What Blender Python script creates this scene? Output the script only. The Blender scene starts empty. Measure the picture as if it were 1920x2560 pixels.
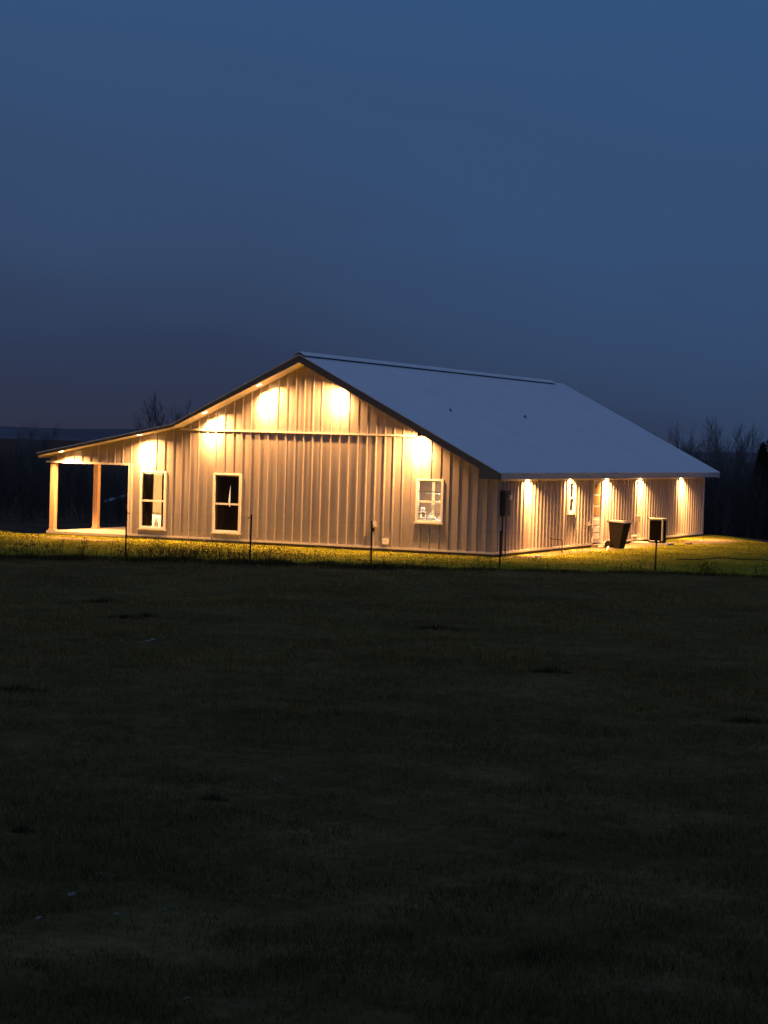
import bpy, math, random
import numpy as np
from mathutils import Vector, Matrix
random.seed(7); rng=np.random.default_rng(11)
sc=bpy.context.scene; COL=sc.collection

# ---------------------------------------------------------------- helpers
class MB:
    def __init__(s): s.v=[]; s.f=[]
    def add(s,vs,fs):
        n=len(s.v); s.v+= [tuple(map(float,v)) for v in vs]; s.f+=[tuple(i+n for i in f) for f in fs]; return s
    def box(s,a,b):
        x0,y0,z0=a; x1,y1,z1=b
        return s.add([(x0,y0,z0),(x1,y0,z0),(x1,y1,z0),(x0,y1,z0),(x0,y0,z1),(x1,y0,z1),(x1,y1,z1),(x0,y1,z1)],
            [(0,3,2,1),(4,5,6,7),(0,1,5,4),(1,2,6,5),(2,3,7,6),(3,0,4,7)])
    def tube(s,pts,rad,n=8,cap=True):
        pts=[Vector(p) for p in pts]
        if not isinstance(rad,(list,tuple)): rad=[rad]*len(pts)
        vs=[];m=len(pts)
        for i,p in enumerate(pts):
            d=(pts[min(i+1,m-1)]-pts[max(i-1,0)]).normalized()
            a=d.orthogonal().normalized() if i==0 else (a-d*a.dot(d)).normalized()
            b=d.cross(a)
            for k in range(n):
                t=2*math.pi*k/n; vs.append(p+(a*math.cos(t)+b*math.sin(t))*rad[i])
        fs=[(i*n+k,i*n+(k+1)%n,(i+1)*n+(k+1)%n,(i+1)*n+k) for i in range(m-1) for k in range(n)]
        if cap: fs+= [tuple(range(n-1,-1,-1)),tuple(range((m-1)*n,m*n))]
        return s.add(vs,fs)
    def lathe(s,c,prof,n=20):   # prof [(r,z)]
        vs=[(c[0]+r*math.cos(2*math.pi*k/n),c[1]+r*math.sin(2*math.pi*k/n),c[2]+z) for r,z in prof for k in range(n)]
        fs=[(i*n+k,i*n+(k+1)%n,(i+1)*n+(k+1)%n,(i+1)*n+k) for i in range(len(prof)-1) for k in range(n)]
        fs+=[tuple(range(n-1,-1,-1)),tuple(range((len(prof)-1)*n,len(prof)*n))]
        return s.add(vs,fs)
    def prism(s,poly,y0,y1):    # poly in xz, extruded along y
        n=len(poly)
        return s.add([(x,y0,z) for x,z in poly]+[(x,y1,z) for x,z in poly],
            [tuple(range(n)),tuple(range(2*n-1,n-1,-1))]+[(i,i+n,(i+1)%n+n,(i+1)%n) for i in range(n)])
    def build(s,name,mat,parent=None,bevel=0,smooth=False,loc=None):
        me=bpy.data.meshes.new(name); me.from_pydata(s.v,[],s.f); me.validate(); 
        o=bpy.data.objects.new(name,me); COL.objects.link(o)
        if mat: me.materials.append(mat)
        if smooth:
            me.polygons.foreach_set('use_smooth',[True]*len(me.polygons))
        if bevel:
            m=o.modifiers.new('b','BEVEL'); m.width=bevel; m.segments=2; m.limit_method='ANGLE'
        if parent: o.parent=parent
        if loc is not None: o.location=loc
        return o
def tag(o,label=None,cat=None,group=None,kind=None):
    if label: o['label']=label
    if cat: o['category']=cat
    if group: o['group']=group
    if kind: o['kind']=kind
    return o
def empty(name,loc,label=None,cat=None,group=None,rz=0):
    o=bpy.data.objects.new(name,None); COL.objects.link(o); o.location=loc; o.rotation_euler=(0,0,rz); o.empty_display_size=.2
    return tag(o,label,cat,group)
def fast_mesh(name,V,F3,mat,parent=None):
    me=bpy.data.meshes.new(name); nv=len(V); nf,k=F3.shape
    me.vertices.add(nv); me.vertices.foreach_set('co',V.astype(np.float32).ravel())
    me.loops.add(nf*k); me.loops.foreach_set('vertex_index',F3.astype(np.int32).ravel())
    me.polygons.add(nf); me.polygons.foreach_set('loop_start',np.arange(0,nf*k,k,dtype=np.int32))
    me.polygons.foreach_set('loop_total',np.full(nf,k,dtype=np.int32))
    me.update(calc_edges=True); me.materials.append(mat)
    o=bpy.data.objects.new(name,me); COL.objects.link(o)
    if parent: o.parent=parent
    return o

# ---------------------------------------------------------------- materials
def mat(name,base,rough=.6,metal=0,spec=.5,var=.12,scale=3,stretch=(1,1,1),bump=0,bscale=20,emis=None,es=0,col2=None,fine=0,fscale=60):
    m=bpy.data.materials.new(name); m.use_nodes=True; N=m.node_tree.nodes; Lk=m.node_tree.links
    b=N['Principled BSDF']; b.inputs['Roughness'].default_value=rough; b.inputs['Metallic'].default_value=metal
    b.inputs['Specular IOR Level'].default_value=spec
    tc=N.new('ShaderNodeTexCoord'); mp=N.new('ShaderNodeMapping'); mp.inputs['Scale'].default_value=stretch
    Lk.new(tc.outputs['Object'],mp.inputs['Vector'])
    nz=N.new('ShaderNodeTexNoise'); nz.inputs['Scale'].default_value=scale; nz.inputs['Detail'].default_value=6; nz.inputs['Roughness'].default_value=.6
    Lk.new(mp.outputs[0],nz.inputs['Vector'])
    cr=N.new('ShaderNodeValToRGB'); cr.color_ramp.elements[0].position=.3; cr.color_ramp.elements[1].position=.7
    c1=[c*(1-var) for c in base]; c2=col2 or [min(1,c*(1+var)) for c in base]
    cr.color_ramp.elements[0].color=(*c1,1); cr.color_ramp.elements[1].color=(*c2,1)
    Lk.new(nz.outputs['Fac'],cr.inputs['Fac']); out=cr.outputs['Color']
    if fine:
        n2=N.new('ShaderNodeTexNoise'); n2.inputs['Scale'].default_value=fscale; n2.inputs['Detail'].default_value=3
        Lk.new(mp.outputs[0],n2.inputs['Vector'])
        mr=N.new('ShaderNodeMapRange'); mr.inputs['From Min'].default_value=.3; mr.inputs['From Max'].default_value=.7
        mr.inputs['To Min'].default_value=1-fine; mr.inputs['To Max'].default_value=1+fine
        Lk.new(n2.outputs['Fac'],mr.inputs['Value'])
        mx=N.new('ShaderNodeVectorMath'); mx.operation='SCALE'; Lk.new(out,mx.inputs[0]); Lk.new(mr.outputs[0],mx.inputs['Scale']); out=mx.outputs[0]
    Lk.new(out,b.inputs['Base Color'])
    if bump:
        n3=N.new('ShaderNodeTexNoise'); n3.inputs['Scale'].default_value=bscale; n3.inputs['Detail'].default_value=3
        Lk.new(mp.outputs[0],n3.inputs['Vector'])
        bp=N.new('ShaderNodeBump'); bp.inputs['Strength'].default_value=bump; bp.inputs['Distance'].default_value=.02
        Lk.new(n3.outputs['Fac'],bp.inputs['Height']); Lk.new(bp.outputs[0],b.inputs['Normal'])
    if emis:
        b.inputs['Emission Color'].default_value=(*emis,1); b.inputs['Emission Strength'].default_value=es
    return m
M={}
M['siding']=mat('siding_metal',(.40,.345,.325),.34,.3,.5,var=.13,scale=2.2,stretch=(1.6,1.6,.22),bump=.22,bscale=5,fine=.05,fscale=14)
M['roof']=mat('roof_metal',(.56,.58,.62),.55,.25,.5,var=.05,scale=1.2,bump=.1,bscale=3)
M['trim']=mat('trim_metal',(.62,.56,.50),.45,.0,.5,var=.05,scale=3,bump=.1,bscale=6)
M['fascia']=mat('fascia_metal',(.42,.40,.38),.5,.1,.5,var=.08,scale=3)
M['rake']=mat('rake_trim_metal',(.13,.115,.10),.5,.1,.5,var=.08,scale=3)
M['soffit']=mat('soffit_metal',(.66,.6,.54),.5,0,.5,var=.04,scale=2)
M['frame']=mat('window_vinyl',(.74,.70,.64),.4,0,.5,var=.03)
M['wood']=mat('post_timber',(.56,.37,.235),.8,0,.3,var=.25,scale=4,stretch=(5,5,.6),bump=.5,bscale=12,fine=.15,fscale=30)
M['concrete']=mat('concrete',(.42,.38,.33),.85,0,.3,var=.1,scale=2,fine=.06,fscale=30)
M['footing']=mat('footing_concrete',(.16,.13,.11),.9,0,.2,var=.2,scale=3)
M['black_gap']=mat('gap_shade',(.03,.03,.03),.9,0,.2)
M['gray_box']=mat('meter_box_metal',(.055,.05,.048),.5,.3,.5,var=.1)
M['meter_glass']=mat('meter_glass',(.35,.33,.32),.1,.0,.9)
M['black_plastic']=mat('bin_plastic',(.010,.0075,.006),.8,0,.15,var=.2,scale=5)
M['lid']=mat('lid_plastic',(.13,.11,.095),.42,0,.6,var=.1)
M['ac']=mat('ac_metal',(.35,.32,.28),.5,.2,.5,var=.1)
M['acdark']=mat('ac_grille',(.004,.0035,.003),.8,0,.1,var=.3,scale=40)
M['steel']=mat('rusty_steel',(.055,.03,.02),.8,.3,.3,var=.3,scale=20)
M['wire']=mat('fence_wire',(.06,.05,.04),.6,.6,.4)
M['white']=mat('white_plastic',(.75,.72,.66),.45,0,.5,var=.04)
M['cream']=mat('cream_cloth',(.72,.66,.50),.8,0,.2,var=.05,scale=2,stretch=(9,9,.3))
M['curtain']=mat('brown_curtain',(.075,.05,.035),.9,0,.1,var=.35,scale=2,stretch=(12,12,.3))
M['curtain_dark']=mat('dark_curtain',(.05,.032,.025),.9,0,.1,var=.3,scale=2,stretch=(12,12,.3))
M['paint']=mat('brown_wall_paint',(.115,.068,.04),.8,0,.3,var=.08)
M['floor']=mat('plank_floor',(.15,.1,.07),.6,0,.4,var=.2)
M['ceiling']=mat('ceiling_paint',(.6,.57,.5),.9,0,.2,var=.03)
M['cabinet']=mat('cabinet_paint',(.62,.52,.40),.5,0,.4,var=.06)
M['teal']=mat('teal_glaze',(.16,.22,.19),.4,0,.5)
M['bark']=mat('bark',(.085,.068,.058),.95,0,.1,var=.3,scale=8)
M['bark_pale']=mat('pale_bark',(.16,.14,.135),.95,0,.1,var=.3,scale=8)
M['cedar']=mat('cedar_foliage',(.022,.026,.014),.95,0,.1,var=.4,scale=3)
M['weed']=mat('dry_weed',(.075,.052,.022),.95,0,.05,var=.4,scale=8)
M['leafy']=mat('fallen_leaf',(.16,.15,.13),.8,0,.2,var=.2)
M['stone']=mat('pale_stone',(.5,.45,.38),.85,0,.2,var=.15,scale=8)
M['sheet']=mat('pale_sheet_metal',(.35,.42,.5),.5,.2,.5,var=.1)
M['hill']=mat('hazy_hill',(.11,.105,.13),1,0,0,var=.15,scale=.02)  # bluish haze of distance put into the hill's colour
WARM=(1,.48,.145)
M['lens']=mat('lamp_lens',(.9,.8,.6),.4,0,.5,emis=(1,.62,.25),es=35)
M['lens_in']=mat('indoor_lens',(.9,.85,.7),.4,0,.5,emis=(1,.8,.5),es=4)
nt=M['cream'].node_tree; bs=nt.nodes['Principled BSDF']; tr=nt.nodes.new('ShaderNodeBsdfTranslucent'); tr.inputs[0].default_value=(.8,.7,.5,1)
mxs=nt.nodes.new('ShaderNodeMixShader'); mxs.inputs[0].default_value=.6; nt.links.new(bs.outputs[0],mxs.inputs[1]); nt.links.new(tr.outputs[0],mxs.inputs[2]); nt.links.new(mxs.outputs[0],nt.nodes['Material Output'].inputs['Surface'])
def glass():
    m=bpy.data.materials.new('window_glass'); m.use_nodes=True; N=m.node_tree.nodes; Lk=m.node_tree.links
    for n in list(N):
        if n.type!='OUTPUT_MATERIAL': N.remove(n)
    o=[n for n in N if n.type=='OUTPUT_MATERIAL'][0]
    t=N.new('ShaderNodeBsdfTransparent'); g=N.new('ShaderNodeBsdfGlossy'); g.inputs['Roughness'].default_value=.03
    fr=N.new('ShaderNodeFresnel'); fr.inputs['IOR'].default_value=1.5
    tc=N.new('ShaderNodeTexCoord'); nz=N.new('ShaderNodeTexNoise'); nz.inputs['Scale'].default_value=2
    bp=N.new('ShaderNodeBump'); bp.inputs['Strength'].default_value=.1; bp.inputs['Distance'].default_value=.01
    Lk.new(tc.outputs['Object'],nz.inputs['Vector']); Lk.new(nz.outputs['Fac'],bp.inputs['Height']); Lk.new(bp.outputs[0],g.inputs['Normal'])
    mx=N.new('ShaderNodeMixShader'); Lk.new(fr.outputs[0],mx.inputs[0]); Lk.new(t.outputs[0],mx.inputs[1]); Lk.new(g.outputs[0],mx.inputs[2])
    Lk.new(mx.outputs[0],o.inputs['Surface']); return m
M['glass']=glass()

# ---------------------------------------------------------------- terrain
FA=(-5.98,-11.15); FB=(6.44,-5.07)
fd=np.array([FB[0]-FA[0],FB[1]-FA[1]]); fd=fd/np.linalg.norm(fd)
def fence_d(x,y):   # >0 on the camera's side of the fence
    return (x-FA[0])*fd[1]-(y-FA[1])*fd[0]
def hn(x,y,s,a):
    return a*(np.sin(x*s+1.3*np.sin(y*s*.7+1))*np.cos(y*s*1.1+.8*np.sin(x*s*.6)))
def sp(d,w): return w*np.log1p(np.exp(np.clip(d/w,-30,30)))
def H(x,y):
    x=np.asarray(x,float); y=np.asarray(y,float)
    f=fence_d(x,y); t=np.clip((f-.6)/7,0,1); t=t*t*(3-2*t)
    z=-.12-.16*t
    z=z+.07*np.exp(-(f/.7)**2)
    outer=np.clip((np.maximum(np.maximum(-x-15.6,x-.9),np.maximum(-y-1.2,y-23.5)))/2,0,1)
    z=z+outer*(hn(x,y,1.3,.014)+hn(x+5,y,.45,.035)+hn(x,y+9,3.7,.007))
    d1=((x+14.6)*-4.7+(y+4.7)*-1.7)/5; d1=np.minimum(d1,y+7)
    d2=(x*8.8+(y-22.6)*4.9)/10.07
    d3=np.minimum(-x-14.7,(y+1.0)*.8+.6); d=np.maximum(np.maximum(np.maximum(d1,d2),y-23.6),d3)
    drop=.10*sp(d-1.3,.6)
    z=z-np.minimum(drop,7.5+.3*np.sin(x*.05))
    return z
def axis(lo,hi,nlo,nhi,step,far):
    a=list(np.arange(nlo,nhi+1e-6,step)); s=step
    while a[-1]<hi: s*=1.14; a.append(a[-1]+s)
    s=step
    while a[0]>lo: s*=1.14; a.insert(0,a[0]-s)
    return np.array(a)
ax=axis(-900,900,-22,30,.35,0); ay=axis(-120,1500,-56,34,.35,0)
X,Y=np.meshgrid(ax,ay); Z=H(X,Y); nx,ny=len(ax),len(ay)
V=np.stack([X.ravel(),Y.ravel(),Z.ravel()],1)
i,j=np.meshgrid(np.arange(nx-1),np.arange(ny-1)); a=(j*nx+i).ravel()
F=np.stack([a,a+1,a+1+nx,a+nx],1)
def ground_mat():
    m=bpy.data.materials.new('pasture_ground'); m.use_nodes=True; N=m.node_tree.nodes; Lk=m.node_tree.links
    b=N['Principled BSDF']; b.inputs['Roughness'].default_value=1; b.inputs['Specular IOR Level'].default_value=.0
    geo=N.new('ShaderNodeNewGeometry'); sx=N.new('ShaderNodeSeparateXYZ'); Lk.new(geo.outputs['Position'],sx.inputs[0])
    def math_(op,a,b_=None,c=None):
        n=N.new('ShaderNodeMath'); n.operation=op
        for k,v in enumerate((a,b_,c)):
            if v is None: continue
            if isinstance(v,(int,float)): n.inputs[k].default_value=v
            else: Lk.new(v,n.inputs[k])
        return n.outputs[0]
    # mown yard versus rough pasture: boundary follows the fence
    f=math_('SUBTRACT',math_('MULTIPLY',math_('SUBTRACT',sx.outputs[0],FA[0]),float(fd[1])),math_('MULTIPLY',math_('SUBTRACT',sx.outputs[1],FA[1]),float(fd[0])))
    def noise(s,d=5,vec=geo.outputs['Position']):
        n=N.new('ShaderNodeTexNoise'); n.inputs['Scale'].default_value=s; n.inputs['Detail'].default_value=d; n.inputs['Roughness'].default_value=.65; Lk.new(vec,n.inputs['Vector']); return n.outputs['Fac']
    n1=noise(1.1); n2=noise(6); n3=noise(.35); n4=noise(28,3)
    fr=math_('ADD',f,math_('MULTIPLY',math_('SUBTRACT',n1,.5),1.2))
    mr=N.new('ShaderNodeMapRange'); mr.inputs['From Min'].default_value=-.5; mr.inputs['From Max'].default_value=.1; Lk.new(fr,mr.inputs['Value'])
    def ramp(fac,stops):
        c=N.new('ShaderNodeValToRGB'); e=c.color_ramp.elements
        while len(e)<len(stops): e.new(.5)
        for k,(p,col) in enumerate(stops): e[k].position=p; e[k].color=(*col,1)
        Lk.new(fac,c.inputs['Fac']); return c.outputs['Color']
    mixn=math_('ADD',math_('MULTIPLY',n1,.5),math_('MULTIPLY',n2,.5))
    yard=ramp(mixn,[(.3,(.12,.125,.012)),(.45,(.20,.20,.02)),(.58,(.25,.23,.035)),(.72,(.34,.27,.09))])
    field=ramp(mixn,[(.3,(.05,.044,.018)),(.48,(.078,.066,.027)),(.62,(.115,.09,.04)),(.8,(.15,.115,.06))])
    dirt=ramp(n2,[(.3,(.24,.17,.10)),(.7,(.38,.29,.2))])
    # bare dirt: along the side wall and two worn spots
    def blob(cx,cy,rx,ry,off=0):
        dx=math_('DIVIDE',math_('SUBTRACT',sx.outputs[0],cx),rx); dy=math_('DIVIDE',math_('SUBTRACT',sx.outputs[1],cy),ry)
        r=math_('SQRT',math_('ADD',math_('MULTIPLY',dx,dx),math_('MULTIPLY',dy,dy)))
        r=math_('ADD',r,math_('MULTIPLY',math_('SUBTRACT',n1,.5),1.5))
        q=N.new('ShaderNodeMapRange'); q.inputs['From Min'].default_value=1.1; q.inputs['From Max'].default_value=.75; Lk.new(r,q.inputs['Value']); return q.outputs[0]
    bl=blob(1.6,18.3,1.0,3.0)
    for k in ((.6,10.5,.7,4.5),(.6,.9,.5,.9),(-12.6,-2.2,1.5,.5),(-14.2,-1.6,1.2,.35),(.5,5,.45,4)): bl=math_('MAXIMUM',bl,blob(*k))
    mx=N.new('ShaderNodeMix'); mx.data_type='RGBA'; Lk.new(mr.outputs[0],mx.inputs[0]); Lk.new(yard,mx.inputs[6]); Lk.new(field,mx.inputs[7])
    my=N.new('ShaderNodeMix'); my.data_type='RGBA'; Lk.new(math_('MULTIPLY',bl,.9),my.inputs[0]); Lk.new(mx.outputs[2],my.inputs[6]); Lk.new(dirt,my.inputs[7])
    big=N.new('ShaderNodeMapRange'); big.inputs['From Min'].default_value=.35; big.inputs['From Max'].default_value=.65; big.inputs['To Min'].default_value=.72; big.inputs['To Max'].default_value=1.2; Lk.new(n3,big.inputs['Value'])
    # woods floor beyond the crest of the yard, its shade darkened into the colour
    q1=math_('ADD',math_('MULTIPLY',math_('ADD',sx.outputs[0],14.6),-.94),math_('MULTIPLY',math_('ADD',sx.outputs[1],4.7),-.34)); q1=math_('MINIMUM',q1,math_('ADD',sx.outputs[1],7.0))
    q2=math_('ADD',math_('MULTIPLY',sx.outputs[0],.874),math_('MULTIPLY',math_('SUBTRACT',sx.outputs[1],22.6),.4866))
    q3=math_('SUBTRACT',sx.outputs[1],23.6); q4=math_('MINIMUM',math_('SUBTRACT',math_('MULTIPLY',sx.outputs[0],-1.0),14.7),math_('ADD',math_('MULTIPLY',sx.outputs[1],.8),1.4)); qq=math_('MAXIMUM',math_('MAXIMUM',math_('MAXIMUM',q1,q2),q3),q4)
    wr=N.new('ShaderNodeMapRange'); wr.inputs['From Min'].default_value=1.2; wr.inputs['From Max'].default_value=2.8; Lk.new(math_('ADD',qq,math_('MULTIPLY',math_('SUBTRACT',n1,.5),2)),wr.inputs['Value'])
    mz=N.new('ShaderNodeMix'); mz.data_type='RGBA'; Lk.new(wr.outputs[0],mz.inputs[0]); Lk.new(my.outputs[2],mz.inputs[6]); Lk.new(ramp(n2,[(.3,(.06,.042,.03)),(.7,(.09,.066,.05))]),mz.inputs[7]); my=mz
    vs=N.new('ShaderNodeVectorMath'); vs.operation='SCALE'; Lk.new(my.outputs[2],vs.inputs[0]); Lk.new(big.outputs[0],vs.inputs['Scale'])
    Lk.new(vs.outputs[0],b.inputs['Base Color'])
    bp=N.new('ShaderNodeBump'); bp.inputs['Strength'].default_value=.9; bp.inputs['Distance'].default_value=.06
    Lk.new(math_('ADD',n2,math_('MULTIPLY',n4,.6)),bp.inputs['Height']); Lk.new(bp.outputs[0],b.inputs['Normal'])
    return m
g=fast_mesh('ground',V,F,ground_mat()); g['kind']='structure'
g.data.polygons.foreach_set('use_smooth',[True]*len(g.data.polygons))
# far low hills
hv=[];hf=[];n=0
mb=MB(); K=90
for r,(dist,hh,seed) in enumerate([(1250,5.5,0)]):
    for k in range(K):
        t=-1.2+2.4*k/(K-1); xx=22+dist*1.3*t; yy=dist-60*abs(t)
        top=3.18+5.0+3.0*math.sin(k*.21+.4)+1.0*math.sin(k*.63)+.5*math.sin(k*1.9)-7*max(0,min(1,(k-30)/5))
        mb.v+=[(xx,yy-160,-9),(xx,yy,top),(xx,yy+260,-9)]
    for k in range(K-1):
        a=3*k; mb.f+=[(a,a+3,a+4,a+1),(a+1,a+4,a+5,a+2)]
h_=mb.build('hills',M['hill'],smooth=True); h_['kind']='structure'

# ---------------------------------------------------------------- camera
CP=(22.68,-59.3053,3.183); yaw,pit,rol,fp=.4175,-.0325,.0301,5365.2
cF=Vector((-math.sin(yaw)*math.cos(pit),math.cos(yaw)*math.cos(pit),math.sin(pit)))
cR=Vector((math.cos(yaw),math.sin(yaw),0)); cU=cR.cross(cF)
R2=cR*math.cos(rol)+cU*math.sin(rol); U2=cU*math.cos(rol)-cR*math.sin(rol)
cam=bpy.data.cameras.new('camera'); co=bpy.data.objects.new('camera',cam); COL.objects.link(co)
mw=Matrix((R2,U2,-cF)).transposed().to_4x4(); mw.translation=Vector(CP); co.matrix_world=mw
cam.sensor_fit='HORIZONTAL'; cam.sensor_width=36; cam.lens=fp/1920*36; cam.clip_end=6000; cam.clip_start=.1
sc.camera=co

# ---------------------------------------------------------------- house
W,L=12.538,22.62; S=.3048; NC=46.976; OV=.81
PT=[(.419,2.395),(-6.236,5.777),(-10.61,3.555),(-15.53,2.52)]
def ztop(x):
    for (x0,z0),(x1,z1) in zip(PT,PT[1:]):
        if x>=x1-1e-9: return z0+(z1-z0)*(x-x0)/(x1-x0)
    return z1
TH=lambda x: .25 if x>-6.236 else .25-.14*min(1,(-6.236-x)/4.374)
def zsof(x): return ztop(x)-TH(x)+.02
house=empty('metal_barn_house',(0,0,0),'long pale ribbed metal house with pitched roof and open left porch, lit under the eaves','house')
def wall_panel(u0,u1,zb,zt,ribs,openings,prof=.040,brk=()):
    """list of (u,depth,z) quads; zb,zt functions"""
    us={u0,u1,*[b for b in brk if u0<b<u1]}
    for r in ribs:
        for d in (-.029,-.013,.013,.029):
            if u0<r+d<u1: us.add(r+d)
    for a,b,c,d in openings: us|={x for x in (a,b) if u0<x<u1}
    us=sorted(us)
    def dep(u):
        m=min((abs(u-r) for r in ribs),default=9)
        return prof if m<=.0135 else (prof*(.029-m)/.016 if m<.029 else 0)
    out=[]
    for a,b in zip(us,us[1:]):
        if b-a<1e-5: continue
        mid=(a+b)/2; ivs=[(None,None)]
        segs=[[('b',),('t',)]]
        for (oa,ob,oc,od) in sorted(openings,key=lambda o:o[2]):
            if oa<mid<ob: 
                last=segs.pop(); segs+= [[last[0],('z',oc)],[('z',od),last[1]]]
        for lo,hi in segs:
            def zz(k,u): return zb(u) if k[0]=='b' else zt(u) if k[0]=='t' else k[1]
            q=[(a,dep(a),zz(lo,a)),(b,dep(b),zz(lo,b)),(b,dep(b),zz(hi,b)),(a,dep(a),zz(hi,a))]
            if q[3][2]-q[0][2]>.005 or q[2][2]-q[1][2]>.005: out.append(q)
    return out
fr_ribs=[-(NC-n)*S for n in range(-5,47)]
WIN=[(-12.11,-11.20,.25,2.0),(-9.47,-8.52,.24,2.01),(-2.56,-1.71,.85,2.07)]
pads=[(a-.02,b+.02,.0,d+.0) for a,b,c,d in WIN[:2]]
m=MB()
def put_front(q): m.add([(u,-d,z) for u,d,z in q],[(0,1,2,3)])
lo_open=[(a,b,.001,d) if k<2 else (a,b,c,d) for k,(a,b,c,d) in enumerate(WIN)]
brk=(-6.236,-10.61)
for q in wall_panel(-W,-.0,lambda u:0.02,lambda u:min(3.40,zsof(u)+.0),fr_ribs,lo_open,brk=brk+(-1.0,-2.62,-10.75)): put_front(q)
m.build('front_wall',M['siding'],house)
m=MB()
for q in wall_panel(-10.75,-2.6,lambda u:min(3.38,zsof(u)),lambda u:zsof(u),fr_ribs,[],brk=brk): m.add([(u,-d-.012,z) for u,d,z in q],[(0,1,2,3)])
m.build('gable_wall',M['siding'],house)
m=MB()
for q in wall_panel(-15.47,-W,lambda u:2.25,lambda u:zsof(u),fr_ribs,[]): put_front(q)
m.build('porch_gable_wall',M['siding'],house)
m=MB()
for a,b,c,d in WIN[:2]: m.add([(a,-.004,.02),(b,-.004,.02),(b,-.004,c),(a,-.004,c)],[(0,1,2,3)])
m.build('panel_under_window',M['siding'],house)
# side wall (x=0), openings: small window and door
SWIN=(6.43,7.03,1.1,2.06); DOOR=(8.92,9.86,.02,2.08)
sd_ribs=[.16+S*k for k in range(0,75)]
sd_ribs=[r for r in sd_ribs if r<L-.05]
m=MB()
for q in wall_panel(0,L,lambda u:.02,lambda u:2.25,sd_ribs,[SWIN,(DOOR[0],DOOR[1],.001,DOOR[3])]): m.add([(d,u,z) for u,d,z in q],[(0,1,2,3)])
m.build('side_wall',M['siding'],house)
m=MB()
for q in wall_panel(-W,0,lambda u:.02,lambda u:zsof(u),fr_ribs,[],brk=brk): m.add([(u,L+d,z) for u,d,z in q],[(3,2,1,0)])
m.build('back_wall',M['siding'],house)
m=MB()
for q in wall_panel(0,L,lambda u:.02,lambda u:zsof(-W),sd_ribs,[]): m.add([(-W-d,u,z) for u,d,z in q],[(3,2,1,0)])
m.build('porch_side_wall',M['siding'],house)
# footing + slab
m=MB(); m.box((-W+.05,.05,-.6),(-.05,L-.05,-.005)); m.box((-15.55,.06,-.6),(-W+.0501,L-.06,-.11)); m.build('footing',M['footing'],house)
m=MB(); m.box((-15.62,-.02,-.11),(-W-.06,L-.1,-.012)); m.build('porch_slab',M['concrete'],house,bevel=.01)
# trims
m=MB()
m.box((-W-.03,-.045,-.035),(-9.5,-.0005,.025)); m.box((-8.5,-.045,-.035),(0.0,-.0005,.025)); m.box((-9.5,-.03,-.035),(-8.5,-.0005,.022)); m.box((.0005,-.045,-.035),(.045,DOOR[0]-.06,.03)); m.box((.0005,DOOR[1]+.1,-.035),(.045,L+.02,.03))
m.build('base_trim',M['trim'],house)
m=MB(); m.box((-10.72,-.072,3.375),(-2.66,-.013,3.425)); m.build('gable_flashing',M['trim'],house)
m=MB()
def corner(m,x,y,sx,sy,z0,z1,w=.1,t=.034):
    m.box((min(x,x+sx*w),min(y,y-sy*t),z0),(max(x,x+sx*w),max(y,y-sy*t),z1))
m.box((.001,L-.1,.031),(.034,L+.034,2.2))
m.box((-W-.034,-.034,.026),(-W+.12,-.001,2.27)); m.box((-W-.034,-.001,.026),(-W-.001,.12,2.27))
m.build('corner_trim',M['trim'],house)
m=MB(); m.box((-.07,-.030,.026),(.030,-.001,2.2)); m.box((.001,-.001,.031),(.030,.07,2.2)); m.build('corner_trim',M['siding'],house)
m=MB(); m.box((-15.66,-.05,2.2),(-W-.035,-.001,2.262)); m.build('porch_header_trim',M['trim'],house)
m=MB(); m.box((-15.55,.012,2.23),(-W-.04,.16,2.42)); m.box((-15.60,.17,2.23),(-15.42,L-.1,2.42)); m.build('porch_beam',M['wood'],house)
m=MB(); m.box((.0275,.0,2.13),(.05,L,2.25)); m.build('frieze_trim',M['trim'],house)
# roof sheet with ribs
def roof_slope(a,b,name):
    m=MB(); (x0,z0),(x1,z1)=a,b; y0,y1=-OV-.03,L+OV+.03
    dx,dz=x1-x0,z1-z0; ln=math.hypot(dx,dz); nx_,nz_=-dz/ln,dx/ln
    if nz_<0: nx_,nz_=-nx_,-nz_
    ys=[(y0,0)]; y=y0+.2
    while y<y1-.1:
        ys+=[(y-.03,0),(y-.012,.016),(y+.012,.016),(y+.03,0)]; y+=S
    ys.append((y1,0)); n=len(ys)
    vs=[(x0+nx_*h,y_,z0+nz_*h) for y_,h in ys]+[(x1+nx_*h,y_,z1+nz_*h) for y_,h in ys]
    fs=[(i,i+1,n+i+1,n+i) for i in range(n-1)]
    m.add(vs,fs)
    t=.03  # underside and edges
    m.add([(x0,y0,z0),(x1,y0,z1),(x1,y0,z1-t),(x0,y0,z0-t),(x0,y1,z0),(x1,y1,z1),(x1,y1,z1-t),(x0,y1,z0-t)],
          [(0,1,2,3),(4,7,6,5),(2,6,7,3),(0,3,7,4),(1,5,6,2)])
    return m
rf=roof_slope(PT[0],PT[1],'r').build('roof',M['roof'],house)
roof_slope(PT[1],PT[2],'r').build('roof',M['roof'],house)
roof_slope(PT[2],PT[3],'r').build('porch_roof',M['roof'],house)
# ridge cap, black filler standing in for the shadow in its vent gap
m=MB(); rx,rz=PT[1]
y1=L-.6
m.prism([(rx-.2,rz-.045),(rx,rz+.065),(rx+.2,rz-.045),(rx+.2,rz-.03),(rx,rz+.085),(rx-.2,rz-.03)],-OV-.04,y1)
m.build('ridge_cap',M['roof'],rf)
m=MB(); m.prism([(rx-.15,rz-.07),(rx-.02,rz+.04),(rx+.02,rz+.04),(rx+.15,rz-.07)],-.3,y1-.1); m.build('ridge_vent',M['black_gap'],rf)
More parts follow.
